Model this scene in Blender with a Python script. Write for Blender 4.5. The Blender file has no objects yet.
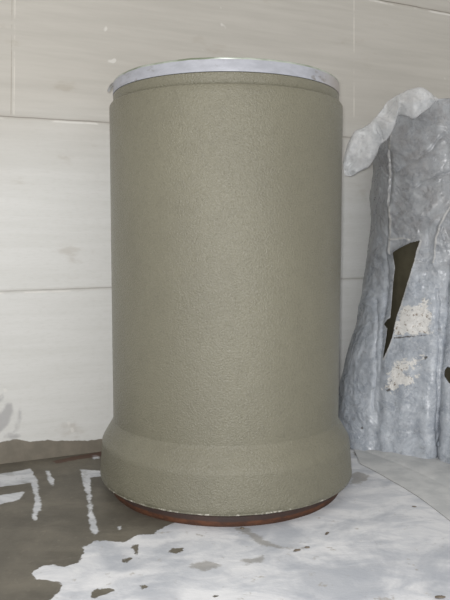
import bpy, bmesh, math, random
import numpy as np
from mathutils import Vector, noise

# ------------------------------------------------------------------ camera
S = 4.2                      # metres from the lens to the pipe's axis
EYE = 0.3554 * S             # lens height above the floor
PITCH = 0.082
F = 680.0                    # focal length for a 450 x 600 frame
scene = bpy.context.scene
cam_data = bpy.data.cameras.new('camera')
cam = bpy.data.objects.new('camera', cam_data)
scene.collection.objects.link(cam)
cam.location = (0, 0, EYE)
cam.rotation_euler = (math.pi / 2 - PITCH, 0, 0)
cam_data.sensor_fit = 'VERTICAL'
cam_data.sensor_height = 24.0
cam_data.lens = 24.0 * F / 600.0
cam_data.clip_start = 0.02
scene.camera = cam

# ------------------------------------------------------------------ light
world = bpy.data.worlds.new('world')
scene.world = world
world.use_nodes = True
world.node_tree.nodes['Background'].inputs['Color'].default_value = (1.0, 0.98, 0.945, 1)
world.node_tree.nodes['Background'].inputs['Strength'].default_value = 0.62


def area(name, loc, target, size, power, color, size_y=None):
    l = bpy.data.lights.new(name, 'AREA')
    l.energy = power
    l.color = color
    l.shape = 'RECTANGLE'
    l.size = size
    l.size_y = size_y or size
    o = bpy.data.objects.new(name, l)
    scene.collection.objects.link(o)
    o.location = loc
    d = Vector(target) - Vector(loc)
    o.rotation_euler = d.to_track_quat('-Z', 'Y').to_euler()
    return o


# the flash of the camera, just above its lens
area('camera_flash', (-0.03, -0.03, EYE + 0.06), (-0.1, 4.2, 1.05), 0.09, 105, (1.0, 1.0, 1.0), 0.05)
# unseen overhead fill, added to warm the upper wall
area('warm_fill', (-1.2, 0.6, 4.6), (0.0, 4.6, 0.4), 2.4, 22, (1.0, 0.90, 0.78), 1.0)

scene.view_settings.view_transform = 'Standard'
scene.view_settings.look = 'None'
scene.view_settings.exposure = 0.12
scene.view_settings.gamma = 1.0
scene.view_settings.use_curve_mapping = False

# ------------------------------------------------------------------ helpers
C = scene.collection
CP, SP = math.cos(PITCH), math.sin(PITCH)


def to_px(p):
    x, y, z = p[0], p[1], p[2] - EYE
    d = y * CP - z * SP
    u = z * CP + y * SP
    return 225 + F * x / d, 300 - F * u / d


def ray(px, py):
    a, b = (px - 225) / F, (300 - py) / F
    return Vector((a, CP + b * SP, -SP + b * CP))


def on_floor(px, py, z=0.0):
    r = ray(px, py)
    return Vector((0, 0, EYE)) + r * ((z - EYE) / r.z)


def at_depth(px, py, Y):
    r = ray(px, py)
    return Vector((0, 0, EYE)) + r * (Y / r.y)


def near_height(R, py, axis_y):
    """height of a circle's nearest point that shows at row py"""
    return at_depth(225, py, axis_y - R).z


def finish(name, bm, mat, parent=None, smooth=True, normals=True, sharp=0.7):
    me = bpy.data.meshes.new(name)
    if normals:
        bmesh.ops.recalc_face_normals(bm, faces=bm.faces)
    if smooth:
        for e in bm.edges:
            if len(e.link_faces) == 2 and e.calc_face_angle(0) > sharp:
                e.smooth = False
    bm.to_mesh(me)
    bm.free()
    if smooth:
        for p in me.polygons:
            p.use_smooth = True
    if mat:
        me.materials.append(mat)
    o = bpy.data.objects.new(name, me)
    C.objects.link(o)
    if parent:
        o.parent = parent
    return o


def tag(o, label=None, cat=None, group=None, kind=None):
    for k, v in (('label', label), ('category', cat), ('group', group), ('kind', kind)):
        if v:
            o[k] = v
    return o


def empty(name, loc):
    o = bpy.data.objects.new(name, None)
    C.objects.link(o)
    o.location = loc
    return o


def lathe(profile, seg=256, wobble=None):
    """closed profile [(r, z)] turned about z"""
    bm = bmesh.new()
    rings = []
    for i in range(seg):
        a = 2 * math.pi * i / seg
        ca, sa = math.cos(a), math.sin(a)
        ring = []
        for k, (r, z) in enumerate(profile):
            if wobble:
                dr, dz = wobble(a, r, z, k)
                r, z = r + dr, z + dz
            ring.append(bm.verts.new((r * ca, r * sa, z)))
        rings.append(ring)
    n = len(profile)
    for i in range(seg):
        A, B = rings[i], rings[(i + 1) % seg]
        for k in range(n):
            bm.faces.new((A[k], A[(k + 1) % n], B[(k + 1) % n], B[k]))
    return bm


def catmull(pts, n):
    """n samples through the points (lists of floats)"""
    P = [np.array(p, float) for p in pts]
    P = [2 * P[0] - P[1]] + P + [2 * P[-1] - P[-2]]
    out = []
    m = len(P) - 3
    for i in range(n):
        u = i / (n - 1) * m
        k = min(int(u), m - 1)
        t = u - k
        a, b, c, d = P[k:k + 4]
        out.append(0.5 * (2 * b + (c - a) * t + (2 * a - 5 * b + 4 * c - d) * t * t + (3 * b - a - 3 * c + d) * t ** 3))
    return out


def sdist(P, poly):
    """signed distance of points P (n,2) to a polygon, positive inside"""
    P = np.asarray(P, float)
    V = np.asarray(poly, float)
    best = np.full(len(P), 1e9)
    inside = np.zeros(len(P), bool)
    for i in range(len(V)):
        a, b = V[i], V[(i + 1) % len(V)]
        e = b - a
        w = P - a
        t = np.clip((w @ e) / (e @ e + 1e-12), 0, 1)
        best = np.minimum(best, np.hypot(*(w - t[:, None] * e).T))
        c = (a[1] > P[:, 1]) != (b[1] > P[:, 1])
        with np.errstate(divide='ignore', invalid='ignore'):
            xi = a[0] + (P[:, 1] - a[1]) * e[0] / (e[1] if e[1] else 1e-12)
        inside ^= c & (P[:, 0] < xi)
    return np.where(inside, best, -best)


# ---- shader helpers
class NT:
    def __init__(self, name):
        self.m = bpy.data.materials.new(name)
        self.m.use_nodes = True
        self.t = self.m.node_tree
        self.bsdf = self.t.nodes['Principled BSDF']
        self.out = self.t.nodes['Material Output']
        self.tc = self.t.nodes.new('ShaderNodeTexCoord').outputs['Object']

    def link(self, a, b):
        self.t.links.new(a, b)

    def _in(self, sock, v):
        if isinstance(v, bpy.types.NodeSocket):
            self.link(v, sock)
        elif isinstance(v, (tuple, list)) and len(v) == 3 and sock.type == 'RGBA':
            sock.default_value = (*v, 1)
        else:
            sock.default_value = v

    def noise(self, scale=5, detail=4, rough=0.5, vec=None, stretch=None, distortion=0.0, off=(0, 0, 0)):
        n = self.t.nodes.new('ShaderNodeTexNoise')
        v = vec or self.tc
        if stretch or off != (0, 0, 0):
            mp = self.t.nodes.new('ShaderNodeMapping')
            mp.inputs['Scale'].default_value = stretch or (1, 1, 1)
            mp.inputs['Location'].default_value = off
            self.link(v, mp.inputs['Vector'])
            v = mp.outputs[0]
        self.link(v, n.inputs['Vector'])
        n.inputs['Scale'].default_value = scale
        n.inputs['Detail'].default_value = detail
        n.inputs['Roughness'].default_value = rough
        n.inputs['Distortion'].default_value = distortion
        return n.outputs['Fac']

    def voronoi(self, scale, feature='F1', rand=1.0, vec=None):
        n = self.t.nodes.new('ShaderNodeTexVoronoi')
        n.feature = feature
        self.link(vec or self.tc, n.inputs['Vector'])
        n.inputs['Scale'].default_value = scale
        n.inputs['Randomness'].default_value = rand
        return n.outputs['Distance']

    def ramp(self, v, a, b, lo=0.0, hi=1.0):
        n = self.t.nodes.new('ShaderNodeMapRange')
        n.interpolation_type = 'SMOOTHSTEP'
        self._in(n.inputs['Value'], v)
        n.inputs['From Min'].default_value = a
        n.inputs['From Max'].default_value = b
        n.inputs['To Min'].default_value = lo
        n.inputs['To Max'].default_value = hi
        return n.outputs['Result']

    def math(self, op, a, b=0.0):
        n = self.t.nodes.new('ShaderNodeMath')
        n.operation = op
        self._in(n.inputs[0], a)
        self._in(n.inputs[1], b)
        return n.outputs[0]

    def mix(self, f, a, b):
        n = self.t.nodes.new('ShaderNodeMix')
        n.data_type = 'RGBA'
        self._in(n.inputs[0], f)
        self._in(n.inputs[6], a)
        self._in(n.inputs[7], b)
        return n.outputs[2]

    def attr(self, name):
        n = self.t.nodes.new('ShaderNodeAttribute')
        n.attribute_name = name
        return n.outputs['Fac']

    def xyz(self):
        n = self.t.nodes.new('ShaderNodeSeparateXYZ')
        self.link(self.tc, n.inputs[0])
        return n.outputs

    def bump(self, h, strength=0.3, dist=0.01, prev=None):
        n = self.t.nodes.new('ShaderNodeBump')
        n.inputs['Strength'].default_value = strength
        n.inputs['Distance'].default_value = dist
        self.link(h, n.inputs['Height'])
        if prev:
            self.link(prev, n.inputs['Normal'])
        return n.outputs[0]

    def set(self, **kw):
        for k, v in kw.items():
            self._in(self.bsdf.inputs[k.replace('_', ' ')], v)
        return self


def srgb(r, g, b):
    return tuple(((c / 255) / 12.92 if c / 255 <= 0.04045 else ((c / 255 + 0.055) / 1.055) ** 2.4) for c in (r, g, b))


# ------------------------------------------------------------------ materials
def pipe_material(name, lip_z=None):
    n = NT(name)
    big = n.noise(1.6, 3, 0.55, stretch=(1, 1, 0.6))
    mid = n.noise(14, 4, 0.6)
    fine = n.noise(95, 3, 0.7)
    pit = n.voronoi(70)
    base = n.mix(n.ramp(big, 0.3, 0.7), srgb(106, 103, 88), srgb(113, 110, 94))
    base = n.mix(n.math('MULTIPLY', n.ramp(mid, 0.45, 0.75), 0.3), base, srgb(99, 96, 82))
    base = n.mix(n.math('MULTIPLY', n.ramp(fine, 0.5, 0.72), 0.30), base, srgb(72, 69, 58))
    base = n.mix(n.math('MULTIPLY', n.ramp(n.noise(150, 2, 0.5, off=(3, 1, 7)), 0.56, 0.70), 0.35), base, srgb(134, 131, 116))
    if lip_z is not None:
        z = n.xyz()[2]
        band = n.math('MULTIPLY', n.ramp(z, lip_z + 0.016, lip_z + 0.004), n.ramp(n.noise(17, 4, 0.7), 0.54, 0.64))
        base = n.mix(n.math('MULTIPLY', band, 0.75), base, srgb(205, 200, 190))
    b = n.bump(fine, 0.80, 0.007)
    b = n.bump(n.ramp(pit, 0.0, 0.35), 0.25, 0.003, b)
    b = n.bump(n.noise(9, 3, 0.5), 0.10, 0.02, b)
    n.set(Base_Color=base, Roughness=n.ramp(fine, 0.3, 0.8, 0.33, 0.52), Normal=b)
    n.bsdf.inputs['Specular IOR Level'].default_value = 0.4
    n.bsdf.inputs['Coat Weight'].default_value = 0.30
    n.bsdf.inputs['Coat Roughness'].default_value = 0.30
    n.link(b, n.bsdf.inputs['Coat Normal'])
    return n.m


M_pipe = pipe_material('pipe_concrete')


def ring_material():
    n = NT('header_ring_paint')
    z = n.xyz()[2]
    a = n.noise(9, 5, 0.65, stretch=(1, 1, 3))
    base = n.mix(n.ramp(a, 0.35, 0.7), srgb(160, 162, 170), srgb(146, 148, 155))
    spots = n.ramp(n.noise(14, 4, 0.6, stretch=(1, 1, 1.6), off=(2, 3, 1)), 0.58, 0.72)
    base = n.mix(n.math('MULTIPLY', spots, 0.75), base, srgb(110, 106, 100))
    warm = n.ramp(n.xyz()[0], 0.45, 0.66)
    base = n.mix(n.math('MULTIPLY', warm, 0.7), base, srgb(160, 150, 140))
    n.set(Base_Color=base, Roughness=0.45, Normal=n.bump(a, 0.2, 0.004))
    return n.m


def rust_material():
    n = NT('rusty_steel')
    a = n.noise(12, 6, 0.7, stretch=(1, 1, 3))
    base = n.mix(n.ramp(a, 0.35, 0.65), srgb(60, 34, 20), srgb(92, 54, 30))
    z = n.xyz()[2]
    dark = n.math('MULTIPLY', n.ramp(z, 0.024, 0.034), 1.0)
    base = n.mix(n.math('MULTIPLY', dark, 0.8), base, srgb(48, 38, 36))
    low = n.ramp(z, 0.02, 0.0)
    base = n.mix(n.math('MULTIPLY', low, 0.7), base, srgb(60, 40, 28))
    n.set(Base_Color=base, Roughness=0.7, Normal=n.bump(a, 0.4, 0.006))
    return n.m


def wall_material(lines, vlines):
    n = NT('cast_wall_concrete')
    x, y, z = n.xyz()
    streak = n.noise(3.2, 5, 0.6, stretch=(0.35, 1, 5.0))
    fine = n.noise(40, 3, 0.6, stretch=(0.5, 1, 2.0))
    big = n.noise(0.9, 3, 0.5)
    base = n.mix(n.ramp(streak, 0.3, 0.72), srgb(205, 205, 202), srgb(212, 212, 210))
    base = n.mix(n.math('MULTIPLY', n.ramp(fine, 0.45, 0.75), 0.2), base, srgb(184, 182, 176))
    # the wall turns warmer and browner towards the top
    warm = n.ramp(n.math('ADD', z, n.math('MULTIPLY', n.math('SUBTRACT', big, 0.5), 0.8)), 1.7, 2.7)
    base = n.mix(n.math('MULTIPLY', warm, 0.85), base, n.mix(n.ramp(streak, 0.3, 0.7), srgb(172, 168, 160), srgb(182, 178, 170)))
    stain = n.ramp(n.noise(2.2, 4, 0.6, stretch=(1, 1, 2.5), off=(4, 0, 2)), 0.60, 0.74)
    base = n.mix(n.math('MULTIPLY', stain, 0.30), base, srgb(150, 138, 120))
    # chalky white spots
    chalk = n.ramp(n.noise(7, 2, 0.5, off=(9, 2, 4)), 0.70, 0.74)
    base = n.mix(n.math('MULTIPLY', chalk, 0.55), base, srgb(222, 220, 216))
    wob = n.math('MULTIPLY', n.math('SUBTRACT', n.noise(4, 4, 0.6), 0.5), 0.012)
    height = None
    broken = n.ramp(n.noise(2.6, 3, 0.6, off=(1, 5, 3)), 0.34, 0.52, 0.35, 1.0)
    for (z0, slope, w, dark) in lines:
        d = n.math('ADD', n.math('SUBTRACT', z, n.math('ADD', n.math('MULTIPLY', x, slope), z0)), wob)
        core = n.math('MULTIPLY', n.ramp(n.math('ABSOLUTE', d), w, w * 0.4), broken)
        wide = n.ramp(n.math('ABSOLUTE', n.math('SUBTRACT', d, 0.0)), w * 5, w)
        lit_ledge = n.math('MULTIPLY', n.ramp(n.math('ABSOLUTE', n.math('ADD', d, w * 3.2)), w * 2.2, w * 0.6), n.ramp(n.noise(3.0, 3, 0.6, off=(7, 1, 2)), 0.48, 0.58))
        base = n.mix(n.math('MULTIPLY', wide, 0.22), base, srgb(150, 142, 130))
        base = n.mix(n.math('MULTIPLY', core, dark), base, srgb(104, 97, 88))
        base = n.mix(n.math('MULTIPLY', lit_ledge, 0.6), base, srgb(226, 224, 220))  # lit ledge below each joint, painted as a pale line
        height = core if height is None else n.math('ADD', height, core)
    for (x0, slope, w, zmin, colour, amt) in vlines:
        d = n.math('SUBTRACT', x, n.math('ADD', n.math('MULTIPLY', z, slope), x0))
        core = n.math('MULTIPLY', n.ramp(n.math('ABSOLUTE', d), w, w * 0.4), n.ramp(z, zmin, zmin + 0.02))
        core = n.math('MULTIPLY', core, n.ramp(n.noise(3.5, 4, 0.7, off=(2, 6, 1)), 0.42, 0.55))
        base = n.mix(n.math('MULTIPLY', core, amt), base, colour)
    # wet slurry splashed along the foot of the wall
    edge = n.math('ADD', n.attr('slurry'), n.math('MULTIPLY', n.math('SUBTRACT', n.noise(9, 5, 0.6), 0.5), 0.05))
    wet = n.ramp(edge, -0.002, 0.004)
    slurry = n.mix(n.ramp(n.noise(10, 4, 0.6), 0.35, 0.7), srgb(112, 106, 95), srgb(124, 117, 105))
    base = n.mix(wet, base, slurry)
    # rubbed grey smears low on the left
    sm = n.math('ADD', n.attr('smear'), n.math('MULTIPLY', n.math('SUBTRACT', n.noise(14, 4, 0.6), 0.5), 0.04))
    base = n.mix(n.math('MULTIPLY', n.ramp(sm, -0.012, 0.018), 0.60), base, srgb(146, 145, 147))
    b = n.bump(n.noise(60, 4, 0.6), 0.15, 0.004)
    b = n.bump(n.math('MULTIPLY', height, -1.0), 0.5, 0.006, b)
    n.set(Base_Color=base, Roughness=n.math('SUBTRACT', 0.7, n.math('MULTIPLY', wet, 0.15)), Normal=b)
    return n.m


def floor_material():
    n = NT('floor_slurry_and_lime')
    # lime-white screed
    st = n.noise(5.0, 6, 0.68, stretch=(0.7, 1.4, 1), distortion=0.6)
    bl = n.noise(2.1, 5, 0.6, off=(5, 2, 0), distortion=0.4)
    base = n.mix(n.ramp(st, 0.38, 0.66), srgb(214, 215, 218), srgb(188, 191, 197))
    base = n.mix(n.math('MULTIPLY', n.ramp(bl, 0.46, 0.64), 0.65), base, srgb(154, 159, 168))
    base = n.mix(n.math('MULTIPLY', n.ramp(n.noise(11, 5, 0.7, off=(1, 7, 0)), 0.60, 0.70), 0.6), base, srgb(150, 144, 134))
    # ragged mortar smears
    e = n.math('ADD', n.attr('smear'), n.math('MULTIPLY', n.math('SUBTRACT', n.noise(20, 5, 0.7), 0.5), 0.10))
    base = n.mix(n.math('MULTIPLY', n.ramp(e, -0.012, 0.012), 0.62), base, srgb(128, 124, 116))
    # dark wet slurry
    wob = n.math('MULTIPLY', n.math('SUBTRACT', n.noise(13, 6, 0.7), 0.5), 0.10)
    e = n.math('ADD', n.attr('slurry'), wob)
    wet = n.ramp(e, -0.003, 0.004)
    d1 = n.noise(3.0, 5, 0.65)
    dark = n.mix(n.ramp(d1, 0.35, 0.68), srgb(92, 88, 79), srgb(111, 106, 95))
    dark = n.mix(n.math('MULTIPLY', n.ramp(n.noise(26, 4, 0.7), 0.54, 0.74), 0.35), dark, srgb(140, 134, 122))
    dark = n.mix(n.math('MULTIPLY', n.ramp(n.noise(2.4, 6, 0.7, stretch=(0.8, 1.3, 1), off=(3, 3, 0)), 0.46, 0.62), 0.5), dark, srgb(76, 72, 64))
    # white lime that lies on the slurry
    e2 = n.math('ADD', n.attr('lime'), n.math('MULTIPLY', n.math('SUBTRACT', n.noise(12, 5, 0.65), 0.5), 0.06))
    lime = n.math('MULTIPLY', n.ramp(e2, -0.004, 0.010), n.ramp(n.noise(8, 4, 0.7, off=(4, 4, 1)), 0.30, 0.48, 0.55, 1.0))
    white = n.mix(n.ramp(st, 0.4, 0.65), srgb(206, 208, 212), srgb(178, 181, 186))
    dark = n.mix(lime, dark, white)
    col = n.mix(wet, base, dark)
    red = n.math('ADD', n.attr('rust'), n.math('MULTIPLY', n.math('SUBTRACT', n.noise(30, 4, 0.7), 0.5), 0.05))
    col = n.mix(n.math('MULTIPLY', n.ramp(red, 0.0, 0.008), 0.7), col, srgb(84, 54, 44))
    onlywet = n.math('MULTIPLY', wet, n.math('SUBTRACT', 1.0, lime))
    b = n.bump(st, 0.35, 0.010)
    b = n.bump(n.noise(70, 4, 0.6), 0.25, 0.004, b)
    b = n.bump(wet, 0.5, -0.006, b)
    n.set(Base_Color=col, Roughness=n.math('SUBTRACT', 0.72, n.math('MULTIPLY', onlywet, 0.16)), Normal=b)
    return n.m


def sheet_material(name, alpha_lo, alpha_hi, c1, c2, upper_dark_amt=0.0):
    n = NT(name)
    a = n.noise(7, 6, 0.68, distortion=0.8)
    f = n.noise(34, 5, 0.7, distortion=0.5)
    base = n.mix(n.ramp(a, 0.35, 0.68), c1, c2)
    base = n.mix(n.math('MULTIPLY', n.ramp(f, 0.50, 0.62), 0.50), base, srgb(204, 208, 214))
    base = n.mix(n.math('MULTIPLY', n.ramp(n.noise(17, 5, 0.7, off=(3, 8, 2)), 0.56, 0.72), 0.45), base, srgb(112, 114, 116))
    z = n.xyz()[2]
    upper_dark = n.ramp(n.math('ADD', z, n.math('MULTIPLY', n.noise(2.5, 4, 0.6, off=(2, 9, 5)), 1.2)), 1.5, 2.3)  # darker tone painted towards the top, for the dark pipe behind the film
    base = n.mix(n.math('MULTIPLY', upper_dark, upper_dark_amt), base, n.mix(n.ramp(n.noise(6, 5, 0.7, distortion=1.0), 0.42, 0.66), srgb(138, 138, 138), srgb(112, 105, 98)))
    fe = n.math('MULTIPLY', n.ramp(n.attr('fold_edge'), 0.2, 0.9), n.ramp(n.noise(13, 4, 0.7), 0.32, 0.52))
    base = n.mix(n.math('MULTIPLY', fe, 0.55), base, srgb(208, 206, 202))  # folds catching light, painted as pale lines; torn rim paled too
    patch = n.attr('plaster')
    pe = n.math('ADD', patch, n.math('MULTIPLY', n.math('SUBTRACT', n.noise(18, 6, 0.78, stretch=(0.7, 0.7, 1.3), distortion=0.5), 0.5), 0.30))
    pm = n.ramp(pe, 0.0, 0.008)
    plaster = n.mix(n.ramp(n.noise(40, 4, 0.7, off=(2, 2, 9)), 0.56, 0.64), srgb(218, 216, 212), srgb(136, 122, 106))
    base = n.mix(n.math('MULTIPLY', pm, 0.9), base, plaster)
    pd = n.math('ADD', n.attr('dirt_and_crease_shade'), n.math('MULTIPLY', n.math('SUBTRACT', n.noise(30, 4, 0.7), 0.5), 0.03))
    pdm = n.ramp(pd, 0.0, 0.006)
    base = n.mix(n.math('MULTIPLY', pdm, 0.85), base, srgb(62, 54, 46))
    r1 = n.math('ABSOLUTE', n.math('SUBTRACT', n.noise(9, 3, 0.6, distortion=0.6, off=(1, 1, 4)), 0.5))
    r2 = n.math('ABSOLUTE', n.math('SUBTRACT', n.noise(24, 4, 0.7, distortion=0.8, off=(8, 1, 4)), 0.5))
    b = n.bump(n.ramp(r1, 0.0, 0.05), 0.30, -0.006)
    b = n.bump(n.ramp(r2, 0.0, 0.06), 0.40, -0.004, b)
    b = n.bump(n.noise(75, 4, 0.75), 0.40, 0.003, b)
    n.bsdf.inputs['Coat Weight'].default_value = 0.28
    n.bsdf.inputs['Coat Roughness'].default_value = 0.24
    n.set(Base_Color=base, Roughness=n.ramp(a, 0.3, 0.7, 0.22, 0.40), Normal=b)
    n.bsdf.inputs['Specular IOR Level'].default_value = 0.6
    al = n.ramp(n.noise(9, 4, 0.6, off=(6, 4, 2)), 0.35, 0.7, alpha_lo, alpha_hi)
    al = n.math('MAXIMUM', al, n.math('MAXIMUM', pm, pdm))
    n.set(Alpha=al)
    return n.m


M_ring = ring_material()
M_rust = rust_material()
M_sheet = sheet_material('plastic_film', 0.80, 0.95, srgb(162, 169, 179), srgb(190, 196, 204), 0.60)
M_flap = sheet_material('plastic_film_double', 0.40, 0.62, srgb(206, 209, 212), srgb(220, 221, 223))


def simple(name, c1, c2, scale, rough=0.7, metallic=0.0):
    n = NT(name)
    a = n.noise(scale, 4, 0.6)
    n.set(Base_Color=n.mix(n.ramp(a, 0.35, 0.65), c1, c2), Roughness=rough, Metallic=metallic, Normal=n.bump(a, 0.3, 0.004))
    return n.m


M_crumb = simple('mortar_crumb', srgb(84, 76, 66), srgb(118, 108, 96), 60)
M_tape = simple('tape', srgb(150, 152, 154), srgb(96, 94, 90), 40, 0.4)
M_edge = simple('green_grey_seal', srgb(104, 112, 92), srgb(170, 176, 166), 3.5, 0.3)

# ------------------------------------------------------------------ the wall
WA = math.radians(24)                     # the wall runs away to the right
W0 = on_floor(105, 451)
wdir = Vector((math.cos(WA), math.sin(WA), 0))
wnor = Vector((math.sin(WA), -math.cos(WA), 0))   # towards the room


def on_wall(px, py):
    r = ray(px, py)
    o = Vector((0, 0, EYE))
    t = (W0 - o).dot(wnor) / r.dot(wnor)
    p = o + r * t
    return (p - W0).dot(wdir), p.z           # (along the wall, height)


def line_through(a, b):
    (x1, z1), (x2, z2) = on_wall(*a), on_wall(*b)
    s = (z2 - z1) / (x2 - x1)
    return z1 - s * x1, s


lines = []
for a, b, w, dk in (((0, 116), (343, 137), 0.0042, 0.50), ((0, 291.5), (341, 279), 0.0042, 0.32), ((380, 0), (449, 13), 0.0050, 0.70)):
    z0, s = line_through(a, b)
    lines.append((z0, s, w, dk))


def vline(a, b, w, zmin, col, amt):
    (x1, z1), (x2, z2) = on_wall(*a), on_wall(*b)
    s = (x2 - x1) / (z2 - z1)
    return (x1 - s * z1, s, w, zmin, col, amt)


vl = [vline((12, 0), (11, 114), 0.004, on_wall(11, 116)[1], srgb(150, 142, 130), 0.7),
      vline((15, 0), (14, 114), 0.006, on_wall(11, 116)[1], srgb(214, 210, 202), 0.5),
      vline((354, 0), (354, 118), 0.006, on_wall(354, 118)[1], srgb(216, 212, 205), 0.75)]
M_wall = wall_material(lines, vl)


def grid_slab(x0, x1, nx, z0, z1, nz, thick, vertical=True, fx=None):
    """front face a fine grid, the back flat"""
    bm = bmesh.new()
    xs = fx if fx is not None else np.linspace(x0, x1, nx)
    zs = np.linspace(z0, z1, nz)
    V = [[bm.verts.new((x, 0, z) if vertical else (x, z, 0)) for z in zs] for x in xs]
    for i in range(len(xs) - 1):
        for j in range(nz - 1):
            bm.faces.new((V[i][j], V[i + 1][j], V[i + 1][j + 1], V[i][j + 1]))
    off = Vector((0, thick, 0)) if vertical else Vector((0, 0, -thick))
    cor = [V[0][0], V[-1][0], V[-1][-1], V[0][-1]]
    B = [bm.verts.new(c.co + off) for c in cor]
    bm.faces.new(B)
    for loop, (a, b) in (([V[i][0] for i in range(len(xs))], (0, 1)), ([V[-1][j] for j in range(nz)], (1, 2)),
                         ([V[i][-1] for i in reversed(range(len(xs)))], (2, 3)), ([V[0][j] for j in reversed(range(nz))], (3, 0))):
        bm.faces.new(loop + [B[b], B[a]])
    return bm


def set_attr(o, name, values):
    a = o.data.attributes.new(name, 'FLOAT', 'POINT')
    a.data.foreach_set('value', np.asarray(values, np.float32))


def cos(o):
    a = np.empty(len(o.data.vertices) * 3, np.float32)
    o.data.vertices.foreach_get('co', a)
    return a.reshape(-1, 3)


wall = finish('wall_back', grid_slab(-3.6, 5.2, 340, 0.0, 4.6, 180, 0.25), M_wall, smooth=False)
wall.location = (W0.x, W0.y, 0)
wall.rotation_euler = (0, 0, WA)
tag(wall, 'pale cast concrete wall with level formwork joints behind the pipe', kind='structure')
co = cos(wall)
P2 = co[:, [0, 2]]
slurry_poly = [on_wall(*p) for p in ((-60, 444), (0, 442), (12, 440), (30, 441), (48, 440), (62, 441), (85, 440), (103, 439), (140, 436), (190, 426), (240, 422))] + [(3.0, -0.3), (-3, -0.3)]
set_attr(wall, 'slurry', sdist(P2, slurry_poly))
sm = [sdist(P2, [on_wall(*p) for p in q]) for q in (
    ((-20, 430), (-2, 415), (6, 404), (12, 402), (14, 410), (9, 424), (0, 433), (-20, 440)),
    ((-12, 405), (0, 396), (4, 392), (3, 398), (-4, 408)),
    ((17, 414), (21, 408), (22, 416), (19, 428), (16, 430)),
    ((2, 435), (10, 432), (22, 436), (14, 439), (3, 438)))]
set_attr(wall, 'smear', np.max(sm, axis=0))

# ------------------------------------------------------------------ the floor
floor = finish('floor', grid_slab(-3.2, 3.6, 520, 1.2, 7.2, 520, 0.2, vertical=False), floor_material(), smooth=False)
tag(floor, 'concrete floor coated with white lime, wet grey slurry on the left', kind='structure')
co = cos(floor)
P2 = co[:, :2]


def fl(pts):
    return [tuple(on_floor(*p)[:2]) for p in pts]


dark_poly = fl([(-150, 430), (105, 440), (260, 420), (260, 470), (200, 500), (180, 521), (169, 525), (160, 528), (153, 534), (138, 535), (129, 541),
                (112, 542), (95, 540), (84, 547), (80, 562), (66, 566), (44, 566), (30, 573), (36, 579), (58, 582), (62, 586), (56, 594),
                (46, 603), (10, 640), (-120, 640)])
dk = sdist(P2, dark_poly)
for q in (((91, 592), (98, 588), (112, 588), (114, 591), (107, 596), (94, 598)),
          ((131, 546), (137, 545), (141, 552), (139, 558), (133, 554)),
          ((121, 561), (130, 556), (133, 558), (126, 563)),
          ((138, 586), (146, 584), (149, 587), (142, 590)),
          ((166, 553), (172, 548), (184, 547), (186, 551), (176, 555)),
          ((210, 595), (219, 593), (222, 597), (214, 599))):
    dk = np.maximum(dk, sdist(P2, fl(q)) - 0.004)
set_attr(floor, 'slurry', dk)
lm = [sdist(P2, fl([(x / 3.0, 440 + y / 3.0) for x, y in q])) for q in (
    ((-200, 110), (0, 102), (90, 86), (112, 120), (122, 200), (106, 240), (97, 226), (106, 170), (90, 128), (0, 140), (-200, 160)),
    ((-200, 190), (0, 166), (72, 155), (62, 176), (0, 194), (-200, 220)),
    ((137, 92), (150, 92), (163, 130), (158, 140), (146, 118)),
    ((240, 88), (300, 92), (302, 108), (270, 112), (276, 200), (292, 278), (284, 288), (268, 240), (260, 160), (246, 112)),
    ((273, 45), (292, 44), (296, 54), (280, 58)),
    ((245, 320), (250, 314), (256, 322), (248, 326)),
    ((352, 262), (362, 258), (366, 268), (356, 272)))]
set_attr(floor, 'lime', np.max(lm, axis=0) + 0.004)
sm = [sdist(P2, fl(q)) for q in (
    ((350, 474), (358, 471), (371, 476), (369, 480), (360, 484), (350, 484)),
    ((232, 527), (246, 527), (262, 537), (276, 545), (292, 548), (306, 547), (300, 551), (280, 549), (262, 546), (248, 537)),
    ((352, 452), (362, 450), (366, 454), (354, 457)),
    ((240, 560), (262, 556), (268, 560), (246, 566)),
    ((186, 566), (206, 560), (224, 566), (202, 572)))]
set_attr(floor, 'smear', np.max(sm, axis=0) - 0.006)
set_attr(floor, 'rust', np.max([sdist(P2, fl(q)) for q in (((52, 461), (75, 456), (104, 451), (104, 456), (76, 460), (56, 464)),)], axis=0))

# ------------------------------------------------------------------ the pipe
AX, AY = 0.0062, S
Rb = 0.1661 * S
Rs = Rb * 112.4 / 116.3
Rl = 0.1861 * S
z_lip = EYE - 0.335 * S
z_shoulder = near_height(Rb, 82.3, AY)
z_spigot = near_height(Rs, 71.3, AY)
z_ring_top = near_height(Rs, 57.6, AY)


def tangent_height(R, py):
    Y = AY * (1 - (R / AY) ** 2)
    x = R * math.sqrt(1 - (R / AY) ** 2)
    lo, hi = -0.5, 3.5
    for _ in range(50):
        m = (lo + hi) / 2
        if to_px((x, Y, m))[1] > py:
            lo = m
        else:
            hi = m
    return lo


z_flare = tangent_height(Rb, 418)
z_bell = tangent_height(Rl * 0.985, 440)
print('heights', z_lip, z_bell, z_flare, z_shoulder, z_spigot, z_ring_top)
Ri = Rb - 0.13

pipe = empty('concrete_pipe', (AX, AY, 0))
tag(pipe, 'tall freshly cast olive-grey concrete pipe standing on its flared bell end, uncovered', 'pipe')


def soft(a, r, z, k):
    v = noise.noise(Vector((math.cos(a) * 1.3, math.sin(a) * 1.3, z * 0.8)))
    return v * 0.002, 0.0


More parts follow.
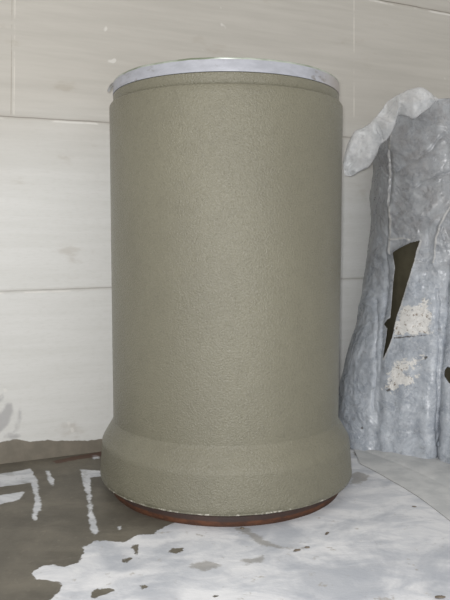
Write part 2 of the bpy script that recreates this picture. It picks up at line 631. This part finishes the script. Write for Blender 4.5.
prof = [(Ri, z_flare), (Rb, z_flare)]
nz = 60
for i in range(1, nz):
    prof.append((Rb, z_flare + (z_shoulder - 0.012 - z_flare) * i / nz))
prof += [(Rb - 0.0005, z_shoulder - 0.010), (Rb - 0.004, z_shoulder - 0.003), (Rb - 0.010, z_shoulder), (Ri, z_shoulder)]
finish('barrel', lathe(prof, 256, soft), M_pipe, pipe)

prof = [(Ri, z_shoulder), (Rs - 0.006, z_shoulder), (Rs - 0.004, z_shoulder + 0.004), (Rs, z_shoulder + 0.012), (Rs, z_spigot - 0.004), (Rs - 0.004, z_spigot), (Ri, z_spigot)]
finish('spigot', lathe(prof, 256), M_pipe, pipe)

# bell: flare, straight collar, rounded lip with a rough cast edge
Rc = Rl * 0.982
prof = [(Ri, z_flare), (Rb, z_flare), (Rb + 0.003, z_flare - 0.012)]
for i in range(1, 12):
    t = i / 12
    prof.append((Rb + 0.003 + (Rc - 0.004 - Rb - 0.003) * t, z_flare - 0.012 + (z_bell + 0.010 - z_flare + 0.012) * t))
prof += [(Rc - 0.001, z_bell), (Rc, z_bell - 0.012)]
for i in range(1, 10):
    t = i / 10
    prof.append((Rc + (Rl - Rc) * t, z_bell - 0.012 + (z_lip + 0.030 - z_bell + 0.012) * t))
k0 = len(prof)
prof += [(Rl, z_lip + 0.026), (Rl - 0.001, z_lip + 0.012), (Rl - 0.004, z_lip + 0.009), (Rl - 0.0025, z_lip + 0.004), (Rl - 0.006, z_lip), (Rl - 0.03, z_lip),
         (0.50, z_lip), (0.50, z_lip + 0.12)]


def rough_lip(a, r, z, k):
    if k0 <= k <= k0 + 4:
        v = noise.fractal(Vector((math.cos(a) * 14, math.sin(a) * 14, k * 0.3)), 1, 2, 4)
        return v * 0.003, v * 0.0022
    return soft(a, r, z, k)


finish('bell', lathe(prof, 360, rough_lip), pipe_material('bell_concrete', z_lip), pipe)

# the white header ring on top
hr = empty('header_ring', (AX, AY, z_spigot))
tag(hr, 'shallow white-painted casting ring capping the top of the uncovered pipe', 'ring')
H = z_ring_top - z_spigot
Rh = Rs + 0.001


def ring_wob(a, r, z, k):
    v = noise.fractal(Vector((math.cos(a) * 5, math.sin(a) * 5, 3)), 1, 2, 3)
    return v * 0.0010, (v * 0.0018 if z > H * 0.5 else 0.001)


finish('band', lathe([(Ri + 0.02, 0.0), (Rh, 0.0), (Rh + 0.001, 0.004), (Rh, H * 0.5), (Rh - 0.002, H - 0.006), (Rh - 0.010, H - 0.004), (Ri + 0.02, H - 0.010)], 256, ring_wob), M_ring, hr)
finish('seal', lathe([(Rh - 0.009, H - 0.008), (Rh - 0.0025, H - 0.008), (Rh - 0.001, H - 0.001), (Rh - 0.006, H + 0.004), (Rh - 0.010, H)], 256, ring_wob), M_edge, hr)
# a torn curl of tape at the left end
bm = bmesh.new()
rows = []
path = [(118, 78.8), (114.5, 80.6), (111.0, 83.0), (108.4, 86.4), (106.8, 91.0)]
wid = [6.5, 6.0, 4.6, 3.8, 2.4]
for (px, py), w in zip(path, wid):
    p = at_depth(px, py, AY - 0.13)
    q = at_depth(px + 0.6 * w, py + w * 0.7, AY - 0.17)
    rows.append([bm.verts.new(v) for v in (p, (p + q) / 2 + Vector((0, -0.006, 0)), q)])
for i in range(len(rows) - 1):
    for j in range(2):
        bm.faces.new((rows[i][j], rows[i][j + 1], rows[i + 1][j + 1], rows[i + 1][j]))
bmesh.ops.translate(bm, verts=bm.verts, vec=-Vector(hr.location))
o = finish('torn_tape', bm, M_tape, hr)
m = o.modifiers.new('thick', 'SOLIDIFY')
m.thickness = 0.003
o.modifiers.new('s', 'SUBSURF').levels = 2
tag(o, 'curled loose end of tape sticking out on the left')

# the rusty pallet ring under the bell
Rr = 0.169 * S
pr = finish('pallet_ring', lathe([(Rr - 0.06, 0.0), (Rr, 0.0), (Rr + 0.002, 0.006), (Rr + 0.002, 0.03), (Rr - 0.003, 0.052), (Rr + 0.001, 0.058), (Rr + 0.001, z_lip - 0.0015), (Rr - 0.06, z_lip - 0.0015)], 256,
                                 lambda a, r, z, k: (noise.noise(Vector((math.cos(a) * 6, math.sin(a) * 6, z * 9))) * 0.002, 0)), M_rust)
pr.location = (AX, AY, 0)
tag(pr, 'low rust-brown steel pallet ring under the bell of the uncovered pipe', 'ring')

# ------------------------------------------------------------------ the covered pipe
QX, QY = 0.409 * S, 1.28 * S
ZT = at_depth(390, 128, 1.17 * S).z
TOP = at_depth(420, 98, 1.15 * S).z
cp = finish('concrete_pipe', lathe([(0.36, 0.0), (0.488, 0.0), (0.488, ZT - 0.06), (0.472, ZT - 0.055), (0.472, ZT), (0.36, ZT)], 128),
            simple('dull_concrete', srgb(74, 69, 53), srgb(84, 79, 62), 9, 0.8))
cp.location = (QX, QY, 0)
tag(cp, 'concrete pipe hidden under the plastic sheet, glimpsed dark through its tear', 'pipe')

# ------------------------------------------------------------------ the plastic sheet
sheet = empty('plastic_sheet', (QX, QY, 0))
tag(sheet, 'crumpled translucent grey plastic sheet draped to the floor, torn open in front', 'plastic sheet')
ctrl = [(128, .1300, (338, 427)), (165, .1300, (335, 434)), (188, .1300, (338, 443)), (198, .1290, (352, 449)), (204, .1290, (366, 452)),
        (208, .1270, (376, 453)), (212, .1330, (384, 455)), (219, .1310, (393, 456)), (230, .1310, (404, 458)), (240, .1300, (414, 459)),
        (249, .1310, (425, 461)), (256, .1300, (434, 461)), (259, .1295, (438, 459)), (263, .1330, (441, 464)), (272, .1330, (453, 468)),
        (290, .1310, (478, 478)), (315, .1310, (515, 476)), (350, .1310, (555, 455)), (380, .1310, (565, 438))]
rows = []
for ang, r, (px, py) in ctrl:
    b = on_floor(px, py)
    rows.append((ang, r, b.x, b.y))
NS, NTT = 520, 460
samples = catmull(rows, NS)
gt = np.array([0, .24, .42, .60, .74, .89, 1.0])
gv = np.array([0, .01, .07, .32, .64, .92, 1.0])
hole = [(420.7, 241), (412, 243.5), (403, 248.5), (395, 253.4), (394.8, 262), (395.7, 268), (394, 283), (392.6, 300), (391, 318), (388, 320), (385, 324.5), (388, 329), (387.5, 335),
        (386.5, 342), (383.8, 359), (388.5, 348), (392.6, 337), (395, 325), (397.5, 314.7), (402, 302), (411, 271)]
hole2 = [(445, 370), (448, 367), (453, 369), (453, 381), (449, 383), (446.5, 379), (444.5, 376)]
co = np.zeros((NS, NTT, 3))
ncap = 60
for i, (ang, r, bx, by) in enumerate(samples):
    a = math.radians(ang)
    hi = min(1.0, max(0.0, (ang - 207) / 13)) * min(1.0, max(0.0, (400 - ang) / 40))
    hi = hi * hi * (3 - 2 * hi)
    top = (ZT + 0.03) * (1 - hi) + TOP * hi
    for j in range(NTT):
        t = j / (NTT - 1)
        g = float(np.interp(t, gt, gv))
        tx, ty = QX + r * S * math.cos(a), QY + r * S * math.sin(a)
        co[i, j] = (tx + (bx - tx) * g, ty + (by - ty) * g, top * (1 - t) + 0.003 * t)
# smooth the flare along the height
for _ in range(60):
    co[:, 1:-1, :2] = (co[:, :-2, :2] + 2 * co[:, 1:-1, :2] + co[:, 2:, :2]) / 4
# normals on the coarse shape, then crumple along them
du = np.gradient(co, axis=0)
dv = np.gradient(co, axis=1)
nr = np.cross(du, dv)
nr /= np.linalg.norm(nr, axis=2)[:, :, None] + 1e-9
mid = nr[NS // 2, NTT // 2]
if mid[1] > 0:
    nr = -nr


def crease(p, seed):
    """sharp, randomly slanted crumples of a stiff thin film"""
    q = Vector((p[0] + seed, p[1], p[2]))
    w = Vector((noise.noise(q * 1.3), noise.noise(q * 1.3 + Vector((5, 5, 5))), noise.noise(q * 1.3 + Vector((9, 3, 1))))) * 0.35
    q = q + w
    v = 0.0
    for k, (f, a) in enumerate(((1.7, 0.030), (3.4, 0.015), (7.5, 0.006), (16, 0.0035))):
        v += (0.35 - abs(noise.noise(q * f + Vector((3.1 * k, 1.7 * k, 9.2 * k))))) * a * 1.6
    v += noise.noise(q * 34) * 0.0015
    return v


disp = np.zeros((NS, NTT))
px = np.zeros((NS, NTT))
py = np.zeros((NS, NTT))
for i in range(NS):
    for j in range(NTT):
        t = j / (NTT - 1)
        c = co[i, j]
        fade = min(1.0, (1 - t) / 0.05)
        d = crease((c[0], c[1], c[2]), 0.0) * (0.35 + 0.65 * fade)
        # slanting pull folds in the upper part
        x_, y_ = to_px(c)
        px[i, j], py[i, j] = x_, y_
        disp[i, j] = d
for i in range(NS):
    for j in range(NTT):
        px[i, j], py[i, j] = to_px(co[i, j] + nr[i, j] * disp[i, j])
hd = sdist(np.stack([px.ravel(), py.ravel()], 1), hole).reshape(NS, NTT)
# film curls outwards along the rim of the tear, most at its upper edge
up = np.clip((py - 225) / 15, 0, 1) * np.clip((262 - py) / 12, 0, 1) * ((px > 385) & (px < 428))
fold_lines = [((391, 126), (389, 180), (390, 254)), ((454, 196), (442, 222), (435, 244), (433, 262)), ((391, 240), (400, 238), (410, 240))]
dark_lines = [((388, 176), (405, 166), (428, 152), (446, 133)), ((413, 189), (430, 180), (452, 171)), ((377, 300), (376, 360), (374, 410)), ((437, 290), (439, 340), (438, 390), (437, 445))]


def near_lines(X, Y, lines, w):
    best = np.full(X.shape, 1e9)
    X = X + 0.8 * np.sin(Y * 0.13 + X * 0.05) + 0.35 * np.sin(Y * 0.53 + 1.0)
    Y = Y + 0.6 * np.sin(X * 0.37 + 2.0)
    for L in lines:
        for (x1, y1), (x2, y2) in zip(L[:-1], L[1:]):
            ex, ey = x2 - x1, y2 - y1
            t = np.clip(((X - x1) * ex + (Y - y1) * ey) / (ex * ex + ey * ey), 0, 1)
            best = np.minimum(best, np.hypot(X - x1 - t * ex, Y - y1 - t * ey))
    return np.exp(-(best / w) ** 2)


disp += near_lines(px, py, fold_lines, 1.6) * 0.010
disp -= near_lines(px, py, dark_lines, 1.8) * 0.010
disp += np.exp(-np.clip(-hd, 0, 99) / 4.0) * (0.008 + 0.030 * up)
co += nr * disp[:, :, None]
co[:, :, 2] = np.maximum(co[:, :, 2], 0.002)
# keep clear of the wall
wd = (co[:, :, 0] - W0.x) * wnor.x + (co[:, :, 1] - W0.y) * wnor.y
push = np.clip(0.015 - wd, 0, None)
co[:, :, 0] += push * wnor.x
co[:, :, 1] += push * wnor.y
bm = bmesh.new()
V = [[bm.verts.new((co[i, j] - np.array([QX, QY, 0]))) for j in range(NTT)] for i in range(NS)]
h2 = sdist(np.stack([px.ravel(), py.ravel()], 1), hole2).reshape(NS, NTT)
hr_ = np.maximum(hd, h2)
for i in range(NS - 1):
    for j in range(NTT - 1):
        if max(hr_[i, j], hr_[i + 1, j + 1]) > 0:
            continue
        bm.faces.new((V[i][j], V[i + 1][j], V[i + 1][j + 1], V[i][j + 1]))
# the top of the sheet closes over the pipe's mouth
prev = [V[i][0] for i in range(NS)]
cx, cy = 0.0, 0.0
for k in range(1, ncap + 1):
    f = 1 - k / ncap
    cur = []
    for i in range(NS):
        v0 = V[i][0].co
        p = Vector((v0.x * f, v0.y * f, v0.z * f + TOP * (1 - f) + 0.03 * (1 - f * f) * f))
        p.z += crease((p.x * 1.3, p.y * 1.3, 5.0), 2.0) * (1 - f) * 1.5
        cur.append(bm.verts.new(p))
    for i in range(NS - 1):
        bm.faces.new((prev[i], prev[i + 1], cur[i + 1], cur[i]))
    prev = cur
loose = [v for v in bm.verts if not v.link_faces]
bmesh.ops.delete(bm, geom=loose, context='VERTS')
panel = finish('hanging_film', bm, M_sheet, sheet, normals=False, sharp=9)
m = panel.modifiers.new('thick', 'SOLIDIFY')
m.thickness = 0.0015
vc = cos(panel) + np.array([QX, QY, 0], np.float32)
pp = np.array([to_px(c) for c in vc])
k = 5.0 * S / 680 / 4.0
pl = [sdist(pp, q) for q in (
    ((402, 304), (412, 306), (424, 300), (432, 303), (431, 318), (428, 334), (412, 335), (396, 337), (394, 330), (398, 316)),
    ((394, 362), (408, 360), (424, 356), (428, 358), (418, 366), (404, 372), (416, 376), (420, 374), (414, 382), (400, 388), (388, 393), (384, 390), (392, 382), (390, 372)))]
sc = 1.15 * S / 680
set_attr(panel, 'plaster', np.max(pl, axis=0) * sc)
dt = [sdist(pp, q) for q in (
    ((360, 427), (363, 425.5), (363.5, 429), (360.5, 430)),
    ((393, 337), (412, 335.5), (430, 334), (430, 335.5), (412, 337.5), (394, 339)),
    ((386, 390), (391, 387), (391, 391), (387, 393)),
    ((424, 357), (428, 355), (428, 358), (425, 360)))]
dl = -1.0 * (1 - near_lines(pp[:, 0], pp[:, 1], dark_lines[:2], 1.4)) * 0.05 - 0.004  # shade in the creases, painted as dark lines beside the real flecks
set_attr(panel, 'dirt_and_crease_shade', np.maximum(np.max(dt, axis=0) * sc, dl))
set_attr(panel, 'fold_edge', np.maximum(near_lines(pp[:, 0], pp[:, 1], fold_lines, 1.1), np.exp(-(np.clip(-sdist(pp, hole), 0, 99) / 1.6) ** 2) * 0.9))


# the bunched double fold hanging over the top-left rim
pairs = [((343, 163), (345, 175.5), 1.20), ((345.5, 151), (352, 176), 1.20), ((349, 141), (361, 171), 1.195), ((355, 131), (370, 166), 1.19), ((364, 127), (377, 154), 1.185),
         ((374, 119), (381, 144), 1.18), ((382, 109), (387, 140), 1.175), ((388, 101), (393.5, 129), 1.17), ((396, 96), (398, 116), 1.16), ((405, 91), (406, 117), 1.145),
         ((414, 88), (414, 119), 1.135), ((422, 88), (424, 112), 1.13), ((430, 93), (431, 106), 1.13), ((438, 99), (438, 101), 1.135)]
rows = catmull([(a[0], a[1], b[0], b[1], d) for a, b, d in pairs], 110)
bm = bmesh.new()
NV = 30
front, back = [], []
for i, (ax_, ay_, bx_, by_, d) in enumerate(rows):
    u = i / 109
    w = math.hypot(ax_ - bx_, ay_ - by_) * S * d / 680
    fr, bk = [], []
    for j in range(NV + 1):
        v = j / NV
        p = at_depth(ax_ + (bx_ - ax_) * v, ay_ + (by_ - ay_) * v, d * S)
        b = math.sin(math.pi * v) ** 0.5 * min(w * 0.2, 0.03)
        q = Vector((p.x, p.y, p.z))
        cr = sum((0.3 - abs(noise.noise(q * f + Vector((f, 2, 5))))) * a for f, a in ((4.5, 0.13), (9, 0.06), (19, 0.018), (38, 0.006))) * math.sin(math.pi * v) ** 0.4
        notch = -0.05 * math.exp(-((u - 0.37 - 0.05 * v) / 0.018) ** 2) * math.sin(math.pi * v)
        jag = noise.noise(Vector((u * 14, v * 2, 1))) * 0.006
        fr.append(bm.verts.new(p + Vector((0, -(b + cr + notch), jag))))
        bk.append(fr[-1] if j in (0, NV) else bm.verts.new(p + Vector((0, b * 0.5, jag))))
    front.append(fr)
    back.append(bk)
for i in range(109):
    for j in range(NV):
        bm.faces.new((front[i][j], front[i + 1][j], front[i + 1][j + 1], front[i][j + 1]))
        if len({back[i][j], back[i + 1][j], back[i + 1][j + 1], back[i][j + 1]}) == 4:
            try:
                bm.faces.new((back[i][j + 1], back[i + 1][j + 1], back[i + 1][j], back[i][j]))
            except ValueError:
                pass
bmesh.ops.translate(bm, verts=bm.verts, vec=-Vector(sheet.location))
flap = finish('bunched_fold', bm, M_flap, sheet, sharp=9)
set_attr(flap, 'plaster', np.full(len(flap.data.vertices), -1.0))
set_attr(flap, 'dirt_and_crease_shade', np.full(len(flap.data.vertices), -1.0))
tag(flap, 'paler bunched fold hanging over the top left rim')


# the hem, laid in two flat folds on the floor
def hem(name, inner, outer, h, lift):
    bm = bmesh.new()
    A = catmull([tuple(on_floor(*p)[:2]) for p in inner], 90)
    B = catmull([tuple(on_floor(*p)[:2]) for p in outer], 90)
    R = []
    for i in range(90):
        row = []
        for j in range(15):
            v = j / 14
            p = A[i] * (1 - v) + B[i] * v
            z = lift + h * (1 - v ** 8) * (0.8 + 0.5 * noise.noise(Vector((p[0] * 6, p[1] * 6, 2))))
            row.append(bm.verts.new((p[0] - QX, p[1] - QY, max(z, 0.003))))
        R.append(row)
    for i in range(89):
        for j in range(14):
            bm.faces.new((R[i][j], R[i + 1][j], R[i + 1][j + 1], R[i][j + 1]))
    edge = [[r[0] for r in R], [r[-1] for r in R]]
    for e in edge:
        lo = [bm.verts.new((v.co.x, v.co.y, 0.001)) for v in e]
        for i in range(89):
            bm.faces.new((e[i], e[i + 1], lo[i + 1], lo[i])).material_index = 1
    o = finish(name, bm, M_hem, sheet)
    o.data.materials.append(M_hem_shade)
    set_attr(o, 'plaster', np.full(len(o.data.vertices), -1.0))
    set_attr(o, 'dirt_and_crease_shade', np.full(len(o.data.vertices), -1.0))
    return o


M_hem_shade = simple('hem_edge_shade', srgb(96, 92, 86), srgb(124, 119, 112), 20, 0.8)  # gap shadow painted onto the hem's side faces
M_hem = simple('lime_dusted_film', srgb(178, 180, 181), srgb(196, 197, 197), 7, 0.6)
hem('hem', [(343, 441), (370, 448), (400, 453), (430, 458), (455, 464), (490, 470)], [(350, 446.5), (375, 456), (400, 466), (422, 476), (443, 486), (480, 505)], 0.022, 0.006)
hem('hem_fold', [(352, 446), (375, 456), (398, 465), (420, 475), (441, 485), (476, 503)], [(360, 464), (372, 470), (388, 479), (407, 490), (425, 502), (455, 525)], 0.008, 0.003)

# ------------------------------------------------------------------ crumbs on the floor
random.seed(5)


def crumb(px, py, sx, sy, ang, label):
    bm = bmesh.new()
    bmesh.ops.create_icosphere(bm, subdivisions=3, radius=1)
    for v in bm.verts:
        k = 1 + 0.35 * noise.noise(v.co * 1.7 + Vector((px, py, 0)))
        v.co = Vector((v.co.x * sx * k, v.co.y * sy * k, max(v.co.z, -0.6) * min(sx, sy) * 0.6 * k))
    lo = min(v.co.z for v in bm.verts)
    bmesh.ops.translate(bm, verts=bm.verts, vec=(0, 0, -lo))
    o = finish('mortar_crumb', bm, M_crumb)
    p = on_floor(px, py)
    o.location = (p.x, p.y, 0.001)
    o.rotation_euler = (0, 0, ang)
    tag(o, label, 'crumb', 'mortar crumbs on the white floor')


crumb(327, 534, 0.020, 0.007, 1.0, 'dark mortar crumb alone on white floor right of the rusty ring')
crumb(297, 551, 0.020, 0.008, 0.4, 'dark mortar crumb on white floor at the end of the grey smear')
crumb(307, 548, 0.013, 0.007, 0.1, 'small mortar crumb on white floor just right of the smear end')
crumb(414, 507, 0.013, 0.005, -0.3, 'thin dark crumb on white floor in front of the sheet hem')
crumb(440, 598, 0.022, 0.009, 0.1, 'dark crumb at the bottom right corner of the white floor')
crumb(242, 529, 0.012, 0.008, 0.0, 'crumb touching the foot of the rusty ring in front')
